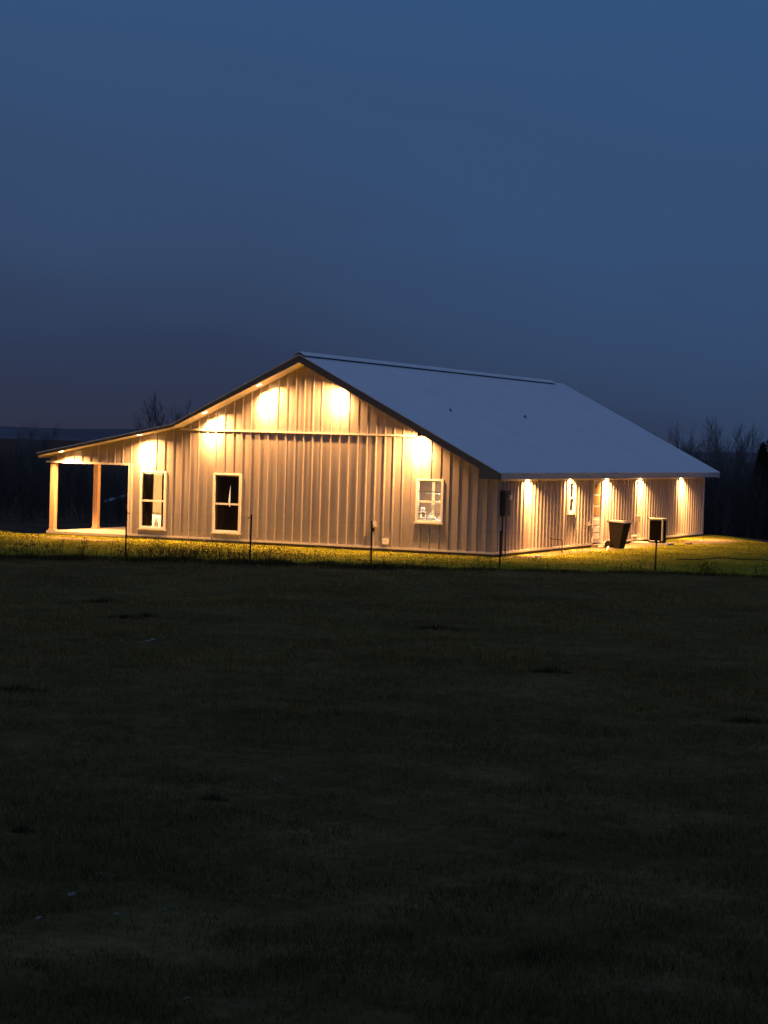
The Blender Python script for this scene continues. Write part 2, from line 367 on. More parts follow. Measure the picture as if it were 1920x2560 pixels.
# rake fascia, soffits
def strip(m,pts,top,bot,y0,y1):
    up=[(x,z-top(x)) for x,z in pts]; dn=[(x,z-bot(x)) for x,z in pts][::-1]
    for (a,b),(c,d) in zip(zip(pts,pts[1:]),zip(pts,pts[1:])):
        (x0,z0),(x1,z1)=a,b
        m.prism([(x0,z0-top(x0)),(x0,z0-bot(x0)),(x1,z1-bot(x1)),(x1,z1-top(x1))],y0,y1)
for nm,y0,y1 in (('rake_fascia',-OV,-OV+.035),('rake_fascia',L+OV-.035,L+OV)):
    m=MB(); strip(m,PT,lambda x:.031,lambda x:TH(x),y0,y1); m.build(nm,M['rake'],house)
# left face of the lean-to eave, right eave fascia
m=MB(); m.box((.38,-OV+.036,2.215),(.412,L+OV-.036,2.358)); m.box((.385,-OV+.036,2.205),(.43,L+OV-.036,2.2149)); m.build('eave_fascia',M['fascia'],house)
m=MB(); m.box((-15.52,-OV+.036,2.36),(-15.49,L+OV-.036,2.485)); m.build('porch_eave_fascia',M['rake'],house)
def sof(m,x0,x1,y0,y1,nx=1):
    a,b=zsof(x0),zsof(x1)
    m.add([(x0,y0,a),(x1,y0,b),(x1,y1,b),(x0,y1,a)],[(0,1,2,3)])
m=MB()
for x0,x1 in ((-15.49,-10.61),(-10.61,-6.236),(-6.236,-.26)): sof(m,x0,x1,-OV+.036,-.0)
sof(m,-15.49,-W,0.0,L)
for x0,x1 in ((-15.49,-10.61),(-10.61,-6.236),(-6.236,.3)): sof(m,x0,x1,L,L+OV-.036)
m.build('rake_soffit',M['soffit'],house)
m=MB(); m.box((.0,.0,2.232),(.379,L+OV-.036,2.24)); m.box((-.24,-OV+.036,2.232),(.379,-.0,2.24)); m.build('eave_soffit',M['soffit'],house)
# boxed eave return at the front corner
m=MB(); m.prism([(-.26,2.20),(.43,2.20),(.43,2.33),(-.26,ztop(-.26)-.26)],-OV-.004,-OV+.034)
m.box((-.26,-OV+.035,2.24),(-.235,-.003,ztop(-.25)-.24)); m.build('eave_return',M['rake'],house)
# roof vent pipes
def pipe_vent(x,y):
    z=ztop(x); m=MB(); m.lathe((x,y,z-.02),[(.07,0),(.05,.035),(.03,.045),(.026,.10),(.022,.10)],12); m.build('vent_pipe',M['gray_box'],rf,smooth=False)
pipe_vent(-3.2,4.0); pipe_vent(-3.1,10.6)
# porch posts
def post(x,y):
    m=MB(); m.box((x-.09,y-.09,-.012),(x+.09,y+.09,2.23)); o=m.build('porch_post',M['wood'],house,bevel=.008)
    m=MB(); m.box((x-.11,y-.11,-.011),(x+.11,y+.11,.05)); m.build('post_base',M['wood'],o,bevel=.005)
for y in (.11,2.75,8.5,14.5,20): post(-15.44,y)

# windows
def window(a,b,c,d,axis='y',kind=0,nm='window'):
    """a,b along wall, c,d heights"""
    def bx(m,u0,u1,o0,o1,z0,z1):   # o = outward offset range (positive = out)
        if axis=='y': m.box((u0,-o1,z0),(u1,-o0,z1))
        else: m.box((o0,u0,z0),(o1,u1,z1))
    f=MB(); t=.05; O=.055
    bx(f,a-.02,a+t,-.06,O,c,d); bx(f,b-t,b+.02,-.06,O,c,d)
    bx(f,a-.02,b+.02,-.06,O,d,d+.05); bx(f,a-.02,b+.02,-.06,O,c-.04,c)
    w=f.build(nm,M['frame'],house,bevel=.004)
    mid=(c+d)/2-.02
    r=MB(); bx(r,a+t,b-t,-.03,.03,mid-.028,mid+.028); bx(r,a+t,b-t,-.045,.012,c,c+.045); bx(r,a+t,b-t,-.03,.02,d-.03,d)
    r.build('sash_rail',M['frame'],w)
    if kind==1:
        r=MB(); 
        for z in (mid-.36,mid+.30): bx(r,a+t,b-t,-.025,.0,z-.011,z+.011)
        r.build('muntin',M['curtain'],w)
    s=MB(); bx(s,a-.05,b+.05,-.0,.085,c-.075,c-.041); s.build('window_sill',M['trim'],w)
    g=MB()
    if axis=='y': g.add([(a+t,.02,c),(b-t,.02,c),(b-t,.02,mid),(a+t,.02,mid)],[(0,1,2,3)]); g.add([(a+t,-.008,mid),(b-t,-.008,mid),(b-t,-.008,d),(a+t,-.008,d)],[(0,1,2,3)])
    else: g.add([(-.02,a+t,c),(-.02,b-t,c),(-.02,b-t,d),(-.02,a+t,d)],[(0,1,2,3)])
    g.build('pane',M['glass'],w)
    return w
window(*WIN[0]); window(*WIN[1]); window(*WIN[2],kind=1); window(*SWIN,axis='x')
# door in the side wall
m=MB(); y0,y1,_,zt=DOOR
m.box((-.1,y0-.0,.0),(.05,y0+.05,zt)); m.box((-.1,y1-.05,.0),(.05,y1+.09,zt+.04)); m.box((-.1,y0,zt),(.05,y1-.0,zt+.04)); 
dr=m.build('door_frame',M['frame'],house,bevel=.003)
m=MB(); m.box((-.03,y0+.055,.03),(.01,y1-.055,zt-.005))
door=m.build('door',M['frame'],house)
for k in range(3):
    z0=.93+.37*k
    m=MB(); m.box((.012,y0+.17,z0),(.016,y1-.17,z0+.31)); m.build('door_pane',mat('door_pane_glass',(.42,.27,.12),.15,0,.7) if k==0 else bpy.data.materials['door_pane_glass'],door)
m=MB()
for k in range(3): m.box((.0105,y0+.16,.15+.24*k),(.022,y1-.16,.33+.24*k))
m.build('door_panel',M['frame'],door,bevel=.004)
m=MB(); m.tube([(-.01,y0+.11,.95),(.05,y0+.11,.95)],.012); m.lathe((.05,y0+.11,.93),[(.02,0),(.03,.02),(.02,.04)],12); m.build('door_handle',M['gray_box'],door)
m=MB(); m.box((.0,y0-.08,zt+.045),(.07,y0+2.25,zt+.1)); m.build('door_head_trim',M['trim'],house)
m=MB(); m.box((.0005,y1+.1,.03),(.018,y1+.42,zt+.04)); m.build('door_side_panel',M['trim'],house)
m=MB(); m.box((-.1,y0-.05,-.2),(.5,y1+.05,-.02)); m.build('door_step',M['footing'],house,bevel=.01)

# interior
m=MB()
def room(m,x0,x1,y0,y1,z0,z1):
    m.add([(x0,y0,z0),(x1,y0,z0),(x1,y1,z0),(x0,y1,z0),(x0,y0,z1),(x1,y0,z1),(x1,y1,z1),(x0,y1,z1)],[(2,3,7,6),(1,2,6,5),(3,0,4,7)])
room(m,-3.9,-.2,.1,3.4,0,2.35)
m.build('interior_wall',M['paint'],house)
m=MB(); room(m,-12.4,-7.9,.1,4.2,0,2.35); m.build('interior_wall',M['ceiling'],house)
m=MB(); m.box((-W+.06,.06,.0),(-.06,L-.06,.012)); m.build('interior_floor',M['floor'],house)
m=MB(); m.box((-W+.06,.03,2.351),(-.06,L-.06,2.38)); m.build('interior_ceiling',M['ceiling'],house)

# soffit lights
def lamp(loc,nrm,power,rad=.075,warm=WARM,lens='lens',nm='soffit_light',spread=math.pi,aim=None):
    n=Vector(nrm).normalized(); q=n.to_track_quat('-Z','Y')   # -Z of lamp towards n
    e=MB(); e.lathe((0,0,0),[(.10,.0),(.10,-.006),(.085,-.010),(.08,-.006)],24)
    o=e.build(nm,M['frame'],house); o.location=Vector(loc); o.rotation_euler=q.to_euler()
    l=MB(); l.lathe((0,0,0),[(.078,-.007),(.07,-.013),(.0,-.016)],24); l.build('lens',M[lens],o)
    d=bpy.data.lights.new('soffit_lamp','AREA'); d.shape='DISK'; d.size=rad*2; d.energy=power; d.color=warm; d.spread=spread
    lo=bpy.data.objects.new('soffit_lamp',d); COL.objects.link(lo); lo.parent=o; lo.location=(0,0,-.03)
    if aim and len(aim)>3:
        d.energy=power*.45
        d=bpy.data.lights.new('reflector_beam','SPOT'); d.energy=power*4*aim[3]; d.color=warm; d.spot_size=math.radians(156); d.spot_blend=1; d.shadow_soft_size=.07
        lo=bpy.data.objects.new('reflector_beam',d); COL.objects.link(lo); lo.parent=o; lo.location=(0,0,-.035)
    if aim:   # reflector beam of the same lamp, turned to the wall
        d=bpy.data.lights.new('reflector_beam','SPOT'); d.energy=aim[1]; d.color=warm; d.spot_size=math.radians(aim[2]); d.spot_blend=1; d.shadow_soft_size=.06
        lo=bpy.data.objects.new('reflector_beam',d); COL.objects.link(lo); lo.parent=o; lo.location=(0,0,-.035)
        lo.rotation_euler=(q.inverted()@Vector(aim[0]).normalized().to_track_quat('-Z','Y')).to_euler()
    return o
P=300; SPR=math.radians(150); BEAM=3300
def down(x):
    s=(ztop(x+.01)-ztop(x-.01))/.02; return (s*.75,0,-1)
for x,k in ((-14.80,1.2),(-11.92,1),(-9.61,1),(-7.73,1.05),(-5.14,1.05),(-2.41,1.3)):
    lamp((x,-.50,zsof(x)-.002),down(x),P*k,spread=SPR,aim=((0,.50,-.52),BEAM,58,.62))
for y in (2.5,6.46,10.22,14.05,19.28): lamp((.20,y,2.231),(0,0,-1),P*1.35,spread=SPR,aim=((-.2,0,-.50),BEAM*.30,58))
for y in (2.2,6.8,12.0): lamp((-13.9,y,zsof(-13.9)-.002),down(-13.9),P*.38,nm='porch_light')
lamp((-2.3,1.6,2.349),(0,0,-1),520,warm=(1,.86,.66),lens='lens_in',nm='ceiling_light')
lamp((-9.0,2.6,2.349),(0,0,-1),90,warm=(1,.74,.42),lens='lens_in',nm='ceiling_light')
lamp((-11.6,1.3,2.349),(0,0,-1),260,warm=(1,.76,.45),lens='lens_in',nm='ceiling_light')

# electrical
m=MB(); m.box((.034,.24,1.10),(.19,.70,1.86)); mbx=m.build('meter_box',M['gray_box'],house,bevel=.01)
m=MB(); m.box((.19,.27,1.16),(.197,.67,1.5)); m.build('meter_door',M['gray_box'],mbx,bevel=.003)
m=MB(); vs=[];  m.lathe((0,0,0),[(.085,0),(.085,.05),(.06,.09),(.0,.1)],20); o=m.build('meter_dial',M['meter_glass'],mbx,smooth=True); o.location=(.19,.47,1.66); o.rotation_euler=(0,math.pi/2,0)
m=MB(); m.tube([(.10,.30,-.2),(.10,.30,1.1)],.024); m.tube([(.1,.60,-.2),(.1,.60,1.1)],.016); m.build('conduit',M['gray_box'],mbx)
m=MB(); m.box((.03,13.80,.62),(.13,13.98,.85)); db=m.build('disconnect_box',M['ac'],house,bevel=.006)
m=MB(); m.tube([(.06,13.85,.62),(.06,13.84,.02),(.3,13.7,.0)],.014); m.tube([(.06,13.93,.62),(.07,13.98,.25),(.2,13.9,.02)],.014); m.build('conduit',M['ac'],db)
m=MB(); m.box((.03,8.44,.62),(.10,8.62,.74)); m.tube([(.1,8.5,.66),(.17,8.5,.66),(.18,8.5,.58)],.012); m.build('tap',M['ac'],house)
m=MB(); m.box((.046,13.2,.10),(.12,13.75,.17)); m.build('wall_vent',M['white'],house,bevel=.004)
m=MB(); m.box((-3.62,-.10,.12),(-3.42,-.028,.27)); o=m.build('wall_vent',M['white'],house,bevel=.006)
m=MB(); m.box((-3.6,-.12,.10),(-3.44,-.03,.119)); m.build('vent_hood',M['trim'],o)
m=MB(); m.box((-3.98,-.11,.6),(-3.83,-.027,.78)); m.tube([(-3.9,-.07,.78),(-3.92,-.06,1.0)],.012); o=m.build('outlet_box',M['ac'],house,bevel=.008)
m=MB(); m.box((-3.965,-.118,.62),(-3.845,-.1101,.76)); m.build('outlet_cover',M['white'],o)

# ---------------------------------------------------------------- curtains and indoor things
def cloth(name,x0,x1,z0,z1,y,mt,label,cat='curtain',taper=0,amp=.015,waves=5,group=None,bow=0):
    m=MB(); n=40; k=12
    for j in range(k+1):
        t=j/k; z=z0+(z1-z0)*t
        xa=x0; xb=x1
        if taper: xb=x1+taper*(1-t)
        if bow: xb=x1+bow*math.sin(math.pi*min(1,t*1.0))**2*(1 if t>.45 else .15)
        for i in range(n+1):
            s=i/n; m.v.append((xa+(xb-xa)*s,y+amp*math.sin(2*math.pi*waves*s)+amp*.4*math.sin(7*s+3*t),z))
    for j in range(k):
        for i in range(n): a=j*(n+1)+i; m.f.append((a,a+1,a+n+2,a+n+1))
    o=m.build(name,mt,None,smooth=True); md=o.modifiers.new('s','SOLIDIFY'); md.thickness=.004
    return tag(o,label,cat,group)
cloth('curtain',-12.16,-11.72,.26,1.96,.12,M['curtain'],'brown curtain behind the left half of the window next to the porch',taper=-.03)
cloth('curtain',-11.43,-11.1,.26,1.96,.14,M['curtain_dark'],'dark reddish curtain strip at the right edge of the window next to the porch',waves=2)
cloth('window_blind',-11.80,-11.46,.66,1.96,.2,M['cream'],'cream blind hanging between two brown curtains in the window next to the porch','blind',amp=.004,waves=3)
cloth('curtain',-9.45,-8.922,.24,2.0,.10,M['curtain_dark'],'dark curtain on the left of a narrow lit gap, window left of the wide wall','curtain',bow=-.085,amp=.006)
cloth('curtain',-8.955,-8.50,.24,2.0,.12,M['curtain_dark'],'dark curtain on the right of a narrow lit gap, window left of the wide wall','curtain',amp=.01,waves=4)
# little table lamp base seen under the blind
m=MB(); m.lathe((0,0,0),[(.05,0),(.05,.02),(.03,.04),(.07,.14),(.05,.24),(.02,.3),(.02,.34)],16)
o=m.build('vase',M['cream'],None,smooth=True,loc=(-11.72,.35,.20)); tag(o,'cream vase standing under the blind in the window next to the porch','vase')
m=MB(); m.box((-12.2,.25,.16),(-11.2,.6,.198)); 
for xx in (-12.15,-11.29):
    for yy in (.28,.54): m.box((xx,yy,.012),(xx+.04,yy+.04,.16))
o=m.build('low_table',M['curtain'],None); tag(o,'low dark table inside the window next to the porch','table')
# kitchen behind the third window
kit=empty('kitchen_counter',(-2.1,.3,.012),'pale kitchen counter just inside the lit right-hand front window','counter')
m=MB(); m.box((-1.2,-.18,.0),(1.2,.35,.78)); m.build('base_cabinet',M['cabinet'],kit)
m=MB(); m.box((-1.22,-.19,.781),(1.22,.38,.82)); m.build('countertop',M['white'],kit,bevel=.005)
m=MB(); m.box((-.02,0,0),(.9,.35,.75)); 
fz=empty('wall_cabinet',(-1.98,2.2,1.42),'pale kitchen wall cabinet seen in the right half of the lit window','cabinet')
m.build('cabinet_body',M['cabinet'],fz,bevel=.004)
m=MB(); m.box((.02,-.02,.02),(.42,-.001,.73)); m.box((.46,-.02,.02),(.86,-.001,.73)); m.build('cabinet_door',M['white'],fz,bevel=.004)
m=MB(); m.box((0,0,0),(.8,.6,1.3)); fg=empty('white_fridge',(-1.75,2.4,.012),'white fridge standing below the wall cabinet in the lit kitchen','fridge')
m.build('fridge_body',M['white'],fg,bevel=.02); m=MB(); m.box((.02,-.03,.02),(.78,-.001,.85)); m.box((.02,-.03,.88),(.78,-.001,1.28)); m.build('fridge_door',M['white'],fg,bevel=.01)
m=MB(); m.box((.06,-.06,.5),(.08,-.03,.8)); m.build('fridge_handle',M['gray_box'],fg)
o=cloth('curtain',-2.115,-2.02,.88,2.04,.10,M['cream'],'narrow cream curtain hanging down the middle of the lit kitchen window',amp=.006,waves=2)
m=MB(); m.box((-2.52,.6,1.66),(-2.1,.75,1.68)); m.tube([(-2.46,.68,1.68),(-2.46,.68,2.35)],.006); m.tube([(-2.16,.68,1.68),(-2.16,.68,2.35)],.006)
o=m.build('hanging_shelf',M['teal'],None); tag(o,'greenish shelf hanging across the upper left pane of the kitchen window','shelf')
def lathe_thing(name,prof,loc,mt,label,cat,extra=None,group=None):
    e=MB(); e.lathe((0,0,0),prof,18)
    if extra: extra(e)
    o=e.build(name,mt,None,smooth=True,loc=loc); return tag(o,label,cat,group)
CZ=.833
lathe_thing('bowl',[(.04,0),(.05,.01),(.1,.07),(.12,.12),(.115,.12),(.09,.07),(.04,.02)],(-2.43,.2,CZ),M['stone'],'patterned bowl on the kitchen counter, lower left of the lit window','bowl')
lathe_thing('jug',[(.06,0),(.075,.08),(.06,.18),(.045,.22),(.055,.26),(.05,.26)],(-2.27,.30,CZ),M['white'],'tall white jug on the kitchen counter behind the bowl','jug')
lathe_thing('cup',[(.03,0),(.04,.02),(.045,.1),(.04,.1),(.03,.02)],(-1.95,.22,CZ),M['white'],'small white cup in the middle of the kitchen counter','cup')
def kh(e): e.tube([(-.06,0,.06),(-.11,0,.10),(-.11,0,.17),(-.05,0,.21)],.009)
lathe_thing('kettle',[(.07,0),(.085,.05),(.075,.13),(.04,.18),(.012,.19),(.012,.21)],(-1.80,.2,CZ),M['white'],'white kettle with dark handle at the right end of the kitchen window','kettle',kh)
m=MB(); m.box((-2.22,.10,CZ),(-1.98,.16,CZ+.14)); o=m.build('folded_towel',M['white'],None,bevel=.02); tag(o,'white folded towel on the kitchen counter, centre of the lit window','towel')
lathe_thing('egg_basket',[(.05,0),(.07,.05),(.06,.12),(.05,.12),(.05,.05)],(-2.48,.28,CZ+.3),M['white'],'round white pot on the stand at the left edge of the kitchen window','pot')
m=MB(); m.box((-2.56,.2,CZ+.27),(-2.38,.36,CZ+.295)); m.box((-2.55,.21,CZ),(-2.53,.35,CZ+.27)); m.box((-2.41,.30,CZ),(-2.39,.35,CZ+.27)); o=m.build('pot_stand',M['cabinet'],None); tag(o,'small wooden stand carrying a white pot at the left of the kitchen window','stand')

# ---------------------------------------------------------------- outdoor things
def gz(x,y): return float(H(x,y))
# AC
pad=MB(); pad.box((-.70,-.42,-.06),(.66,.40,.05)); o=pad.build('concrete_pad',M['concrete'],None,bevel=.015,loc=(.82,13.35,-.1)); tag(o,'pale concrete pad on the ground under the air conditioner','pad')
ac=empty('air_conditioner',(.95,13.4,-.048),'dark square air conditioner unit on a concrete pad beside the side wall','air conditioner')
w=.25; m=MB(); m.box((-w,-w,.0),(w,w,.07)); m.build('base_pan',M['acdark'],ac,bevel=.01)
m=MB()
for sx in (-1,1):
    for sy in (-1,1): m.box((sx*w-.035*(sx>0),sy*w-.035*(sy>0),.07),(sx*w+.035*(sx<0),sy*w+.035*(sy<0),.80))
m.box((w-.035,-w-.004,.07),(w+.004,-w+.10,.8)); m.build('corner_post',M['ac'],ac)
m=MB(); m.box((-w+.02,-w+.02,.07),(w-.02,w-.02,.79))
for k in range(34):
    z=.09+k*.0205; m.box((-w+.036,-w+.004,z),(w-.036,-w+.019,z+.009)); m.box((w-.019,-w+.1,z),(w-.004,w-.036,z+.009)); m.box((-w+.004,-w+.036,z),(-w+.019,w-.036,z+.009))
m.build('coil_grille',M['acdark'],ac)
m=MB(); m.box((-w-.015,-w-.015,.80),(w+.015,w+.015,.86)); tp=m.build('top_panel',M['ac'],ac,bevel=.015)
m=MB(); 
for r in (.06,.11,.16,.2):
    m.tube([(r*math.cos(t*math.pi/12),r*math.sin(t*math.pi/12),.875) for t in range(25)],.005,5,False)
for k in range(8): m.tube([(0,0,.878),(.21*math.cos(k*math.pi/4),.21*math.sin(k*math.pi/4),.87)],.005,5)
m.build('fan_guard',M['gray_box'],tp)
m=MB(); m.box((-.2,-w-.012,.05),(-.02,-w-.001,.075)); m.box((.02,-w-.012,.05),(.16,-w-.001,.075)); m.build('badge_strip',M['white'],ac)
# bin
bn=empty('wheeled_bin',(1.0,8.75,gz(1.0,8.75)),'black wheeled rubbish bin standing by the side door with its lid closed','bin',rz=math.radians(-8))
def taper(m,a0,a1,b0,b1,z0,z1):   # a=(x0,x1,y0,y1) bottom, b top
    m.add([(a0[0],a1[0],z0),(a0[1],a1[0],z0),(a0[1],a1[1],z0),(a0[0],a1[1],z0),(b0[0],b1[0],z1),(b0[1],b1[0],z1),(b0[1],b1[1],z1),(b0[0],b1[1],z1)],
      [(0,3,2,1),(4,5,6,7),(0,1,5,4),(1,2,6,5),(2,3,7,6),(3,0,4,7)])
bn.rotation_euler=(0,math.radians(2.2),math.radians(-8)); m=MB(); taper(m,(-.20,.15),(-.2,.2),(-.28,.29),(-.27,.27),.03,.86); m.build('bin_body',M['black_plastic'],bn,bevel=.02)
m=MB(); taper(m,(-.30,.31),(-.29,.29),(-.30,.32),(-.30,.30),.861,.885); m.build('bin_rim',M['black_plastic'],bn,bevel=.006)
m=MB(); taper(m,(-.31,.35),(-.31,.31),(-.24,.24),(-.22,.22),.886,.95); m.build('bin_lid',M['lid'],bn,bevel=.015)
m=MB(); m.tube([(-.28,-.2,.88),(-.37,-.2,.90),(-.37,.2,.90),(-.28,.2,.88)],.018); m.build('bin_handle',M['black_plastic'],bn)
for sy in (-1,1):
    m=MB(); m.lathe((0,0,-.03),[(.03,0),(.12,0),(.13,.015),(.13,.045),(.12,.06),(.03,.06)],20); o=m.build('wheel',M['black_plastic'],bn); o.location=(-.24,sy*.25,.13); o.rotation_euler=(math.pi/2,0,0)
m=MB(); m.tube([(-.24,-.25,.13),(-.24,.25,.13)],.012); m.build('axle',M['steel'],bn)
# bent pipe
m=MB(); m.tube([(.46,4.69,gz(.46,4.69)-.1),(.46,4.69,.24),(.455,4.69,.265),(.42,4.69,.28),(.05,4.66,.30)],.016); 
o=m.build('bent_pipe',M['steel'],None); tag(o,'thin dark bent pipe rising from the ground beside the ribbed side wall','pipe')
# cup, stones
lathe_thing('plastic_jug',[(.05,0),(.055,.02),(.055,.10),(.03,.13),(.02,.15),(.02,.155)],(1.12,7.35,gz(1.12,7.35)),M['white'],'small white plastic jug lying on the grass in front of the bin','jug')
def stone(name,loc,r,label,group=None,mt='stone'):
    import bmesh
    bm=bmesh.new(); bmesh.ops.create_icosphere(bm,subdivisions=2,radius=r)
    for v in bm.verts: v.co*=1+random.uniform(-.18,.18); v.co.z*=.6
    me=bpy.data.meshes.new(name); bm.to_mesh(me); bm.free(); me.materials.append(M[mt])
    o=bpy.data.objects.new(name,me); COL.objects.link(o); o.location=loc; return tag(o,label,'stone',group)
stone('stone',(.45,8.6,gz(.45,8.6)+.05),.10,'pale stone on the ground between the bin and the door')
stone('stone',(.3,15.0,gz(.3,15)+.06),.14,'rounded pale stone against the wall just left of the air conditioner')
stone('stone',(1.75,14.6,gz(1.75,14.6)+.04),.13,'dark flat stone on the dirt right of the air conditioner',mt='footing')
stone('stone',(.95,1.1,gz(.95,1.1)+.02),.08,'small pale stone on the dirt in front of the house corner')

# fence posts and wires
posts=[(-5.98,-11.15,1.30,0),(-3.23,-9.46,1.25,1),(-.49,-7.81,1.22,2),(2.36,-5.79,1.05,3),(6.44,-5.07,.98,4)]
names=['steel fence post in front of the porch end of the house','steel fence post in front of the wide wall, first right of the dark curtained window','steel fence post standing before the small wall outlet box','steel fence post in front of the electric meter box at the house corner','steel fence post in front of the air conditioner']
pts=[]
for x,y,h,k in posts:
    z=gz(x,y); e=empty('fence_post',(x,y,z),names[k],'fence post','steel fence posts along the yard edge',rz=.5)
    lean=(.015*math.sin(k*2.1),.01*k%.03)
    m=MB(); m.add([(-.022,-.004,-.3),(.022,-.004,-.3),(.022,.004,-.3),(-.022,.004,-.3),(-.022+lean[0],-.004,h),(.022+lean[0],-.004,h),(.022+lean[0],.004,h),(-.022+lean[0],.004,h)],[(0,3,2,1),(4,5,6,7),(0,1,5,4),(1,2,6,5),(2,3,7,6),(3,0,4,7)])
    m.box((-.004,-.03,-.3),(.004,-.0041,h-.02)); 
    for q in range(int(h/.06)): m.box((-.01,-.036,.05+q*.06),(.01,-.0305,.07+q*.06))
    m.build('post_shaft',M['steel'],e)
    m=MB(); 
    if k<2: m.tube([(0,-.02,h-.09),(-.09 if k else .09,-.03,h-.10)],.012,6); m.tube([(0,-.02,.28),(.03,-.03,.30)],.022,6)
    elif k==2: m.box((-.03,-.05,h-.28),(.05,-.031,h-.2)); m.tube([(0,-.02,h-.1),(.02,-.06,h-.13)],.014,6)
    else: m.tube([(0,-.02,h-.12),(.04,-.05,h-.13)],.010,6)
    m.build('wire_clip',M['steel'],e)
    pts.append((x,y,z,h))
ext=[(-9.5,-13.3,gz(-9.5,-13.3),1.25)]+pts+[(10.6,-3.6,gz(10.6,-3.6),1.0)]
wf=empty('wire_fence',(ext[0][0],ext[0][1],ext[0][2]),'thin sagging fence wires strung between the steel posts','fence')
for q,fr in enumerate((.95,.66,.38)):
    m=MB()
    line=[]
    for (x0,y0,z0,h0),(x1,y1,z1,h1) in zip(ext,ext[1:]):
        for s in range(12):
            t=s/12; sag=.05*(q+1)*4*t*(1-t)*.5
            line.append((x0+(x1-x0)*t-ext[0][0],y0+(y1-y0)*t-ext[0][1]-.03,z0+(z1-z0)*t+(h0+(h1-h0)*t)*fr-sag-ext[0][2]))
    m.tube(line,.0017,4); m.build('wire',M['wire'],wf)
# loose wire lying on the right of the yard
m=MB(); line=[]
for s in range(50):
    t=s/49; u=1690+250*t; v=1400-4*math.exp(-((t-.48)/.15)**2)+3*t+.7*math.sin(14*t)
    d=cF+R2*((u-960)/fp)-U2*((v-1280)/fp); p=Vector(CP)+d*((-.10-CP[2])/d.z); line.append((p.x,p.y,gz(p.x,p.y)+.03))
m.tube(line,.016,5); o=m.build('garden_hose',M['steel'],None,smooth=True); tag(o,'thin dark hose lying across the lit grass at the right edge','hose')

# pale roof sheet seen far beyond the porch
def at(u,v,dist):   # point along a pixel's ray, used once to find where far things stand
    d=cF+R2*((u-960)/fp)-U2*((v-1280)/fp); return Vector(CP)+d*dist
p=at(284,1250,128); gzz=gz(p.x,p.y)
sh=empty('field_shelter',(p.x,p.y,gzz),'small open shelter with a pale bluish metal roof, seen far beyond the porch','shelter',rz=.42)
hh=p.z-gzz
m=MB(); m.add([(-.62,-.5,-.18),(.62,-.5,.20),(.62,.9,.34),(-.62,.9,-.04),(-.62,-.5,-.22),(.62,-.5,.16),(.62,.9,.30),(-.62,.9,-.08)],[(0,1,2,3),(7,6,5,4),(0,4,5,1),(1,5,6,2),(2,6,7,3),(3,7,4,0)])
m.add([],[]); o=m.build('shelter_roof',M['sheet'],sh); o.location=(0,0,hh)
for xx,dz in ((-.55,-.22),(.05,-.04),(.55,.12)):
    m=MB(); m.box((xx-.04,-.45,-.3),(xx+.04,-.37,hh+dz)); m.build('shelter_post',M['bark'],sh)

# ---------------------------------------------------------------- trees
def grow(seed,height,spread,levels=6,upright=.5,nb=3,gap=.12,r0=None,first=.15):
    r=random.Random(seed); segs=[]
    def rec(p,d,ln,rad,lv):
        k=3 if lv<levels-2 else 2
        pts=[p]; rr=[rad]; q=p; dd=d
        for s in range(k):
            dd=(dd+Vector((r.gauss(0,.10),r.gauss(0,.10),r.gauss(0,.05)+.03*upright))).normalized()
            q=q+dd*ln/k; pts.append(q); rr.append(rad*(1-(.4 if lv else .3)*(s+1)/k))
        segs.append((pts,rr,lv))
        if lv>=levels: return
        n=nb+(1 if r.random()<.45 else 0)
        for c in range(n):
            t=(.35+.65*c/(n-1)) if lv else (first+(1-first)*c/(n-1))
            t=min(1,t+r.uniform(-.06,.06)); i=min(int(t*k),k-1); f=t*k-i; b=pts[i].lerp(pts[i+1],min(1,f))
            ang=r.uniform(.35,.75)*spread*(.55 if c==n-1 else 1); az=r.uniform(0,6.283)
            o=dd.orthogonal().normalized(); o.rotate(Matrix.Rotation(az,3,dd)) if False else None
            o=(Matrix.Rotation(az,3,dd)@dd.orthogonal().normalized())
            nd=(dd*math.cos(ang)+o*math.sin(ang)+Vector((0,0,upright*.35))).normalized()
            rec(b,nd,ln*r.uniform(.56,.76),max(.005,rad*.56*(1-.2*t)),lv+1)
    rec(Vector((0,0,-.3)),Vector((r.gauss(0,.04),r.gauss(0,.04),1)).normalized(),height*.42,r0 or height*.017,0)
    return segs
def tree_meshes(segs,split=1):
    out=[]
    for sel in ((lambda l:l<=split),(lambda l:l>split)):
        m=MB()
        for pts,rr,lv in segs:
            if sel(lv): m.tube(pts,rr,6 if lv<2 else 3,cap=False)
        out.append(m)
    return out
def bare_tree(seed,loc,label,h,group,spread=1,upright=.5,mt='bark',levels=6,nb=3,first=.2):
    t,c=tree_meshes(grow(seed,h,spread,levels,upright,nb,first=first))
    e=empty('bare_tree',loc,label,'tree',group); 
    to=t.build('trunk',M[mt],e,smooth=True); cr=c.build('crown',M[mt],e); return e
def copy_tree(e,loc,label,rz,s,sz=None):
    r=e.copy(); COL.objects.link(r); r.location=loc; r.rotation_euler=(0,0,rz); r.scale=(s,s,sz or s); r['label']=label
    for ch in e.children:
        c=ch.copy(); COL.objects.link(c); c.parent=r
    return r
def foot(u,dist):
    p=at(u,1180,dist); return (p.x,p.y,gz(p.x,p.y)-.1), p
def top_h(u,v,dist):
    p=at(u,v-(9 if v<1100 else 0),dist); return p.z-gz(p.x,p.y)
G='bare trees beyond the right end of the house'
A=bare_tree(65,foot(1843,118)[0],'tall twin-stemmed bare tree right of the house, its crown the highest there',top_h(1843,1042,118)*.93,G,spread=.7,upright=.75,levels=6,mt='bark_pale')
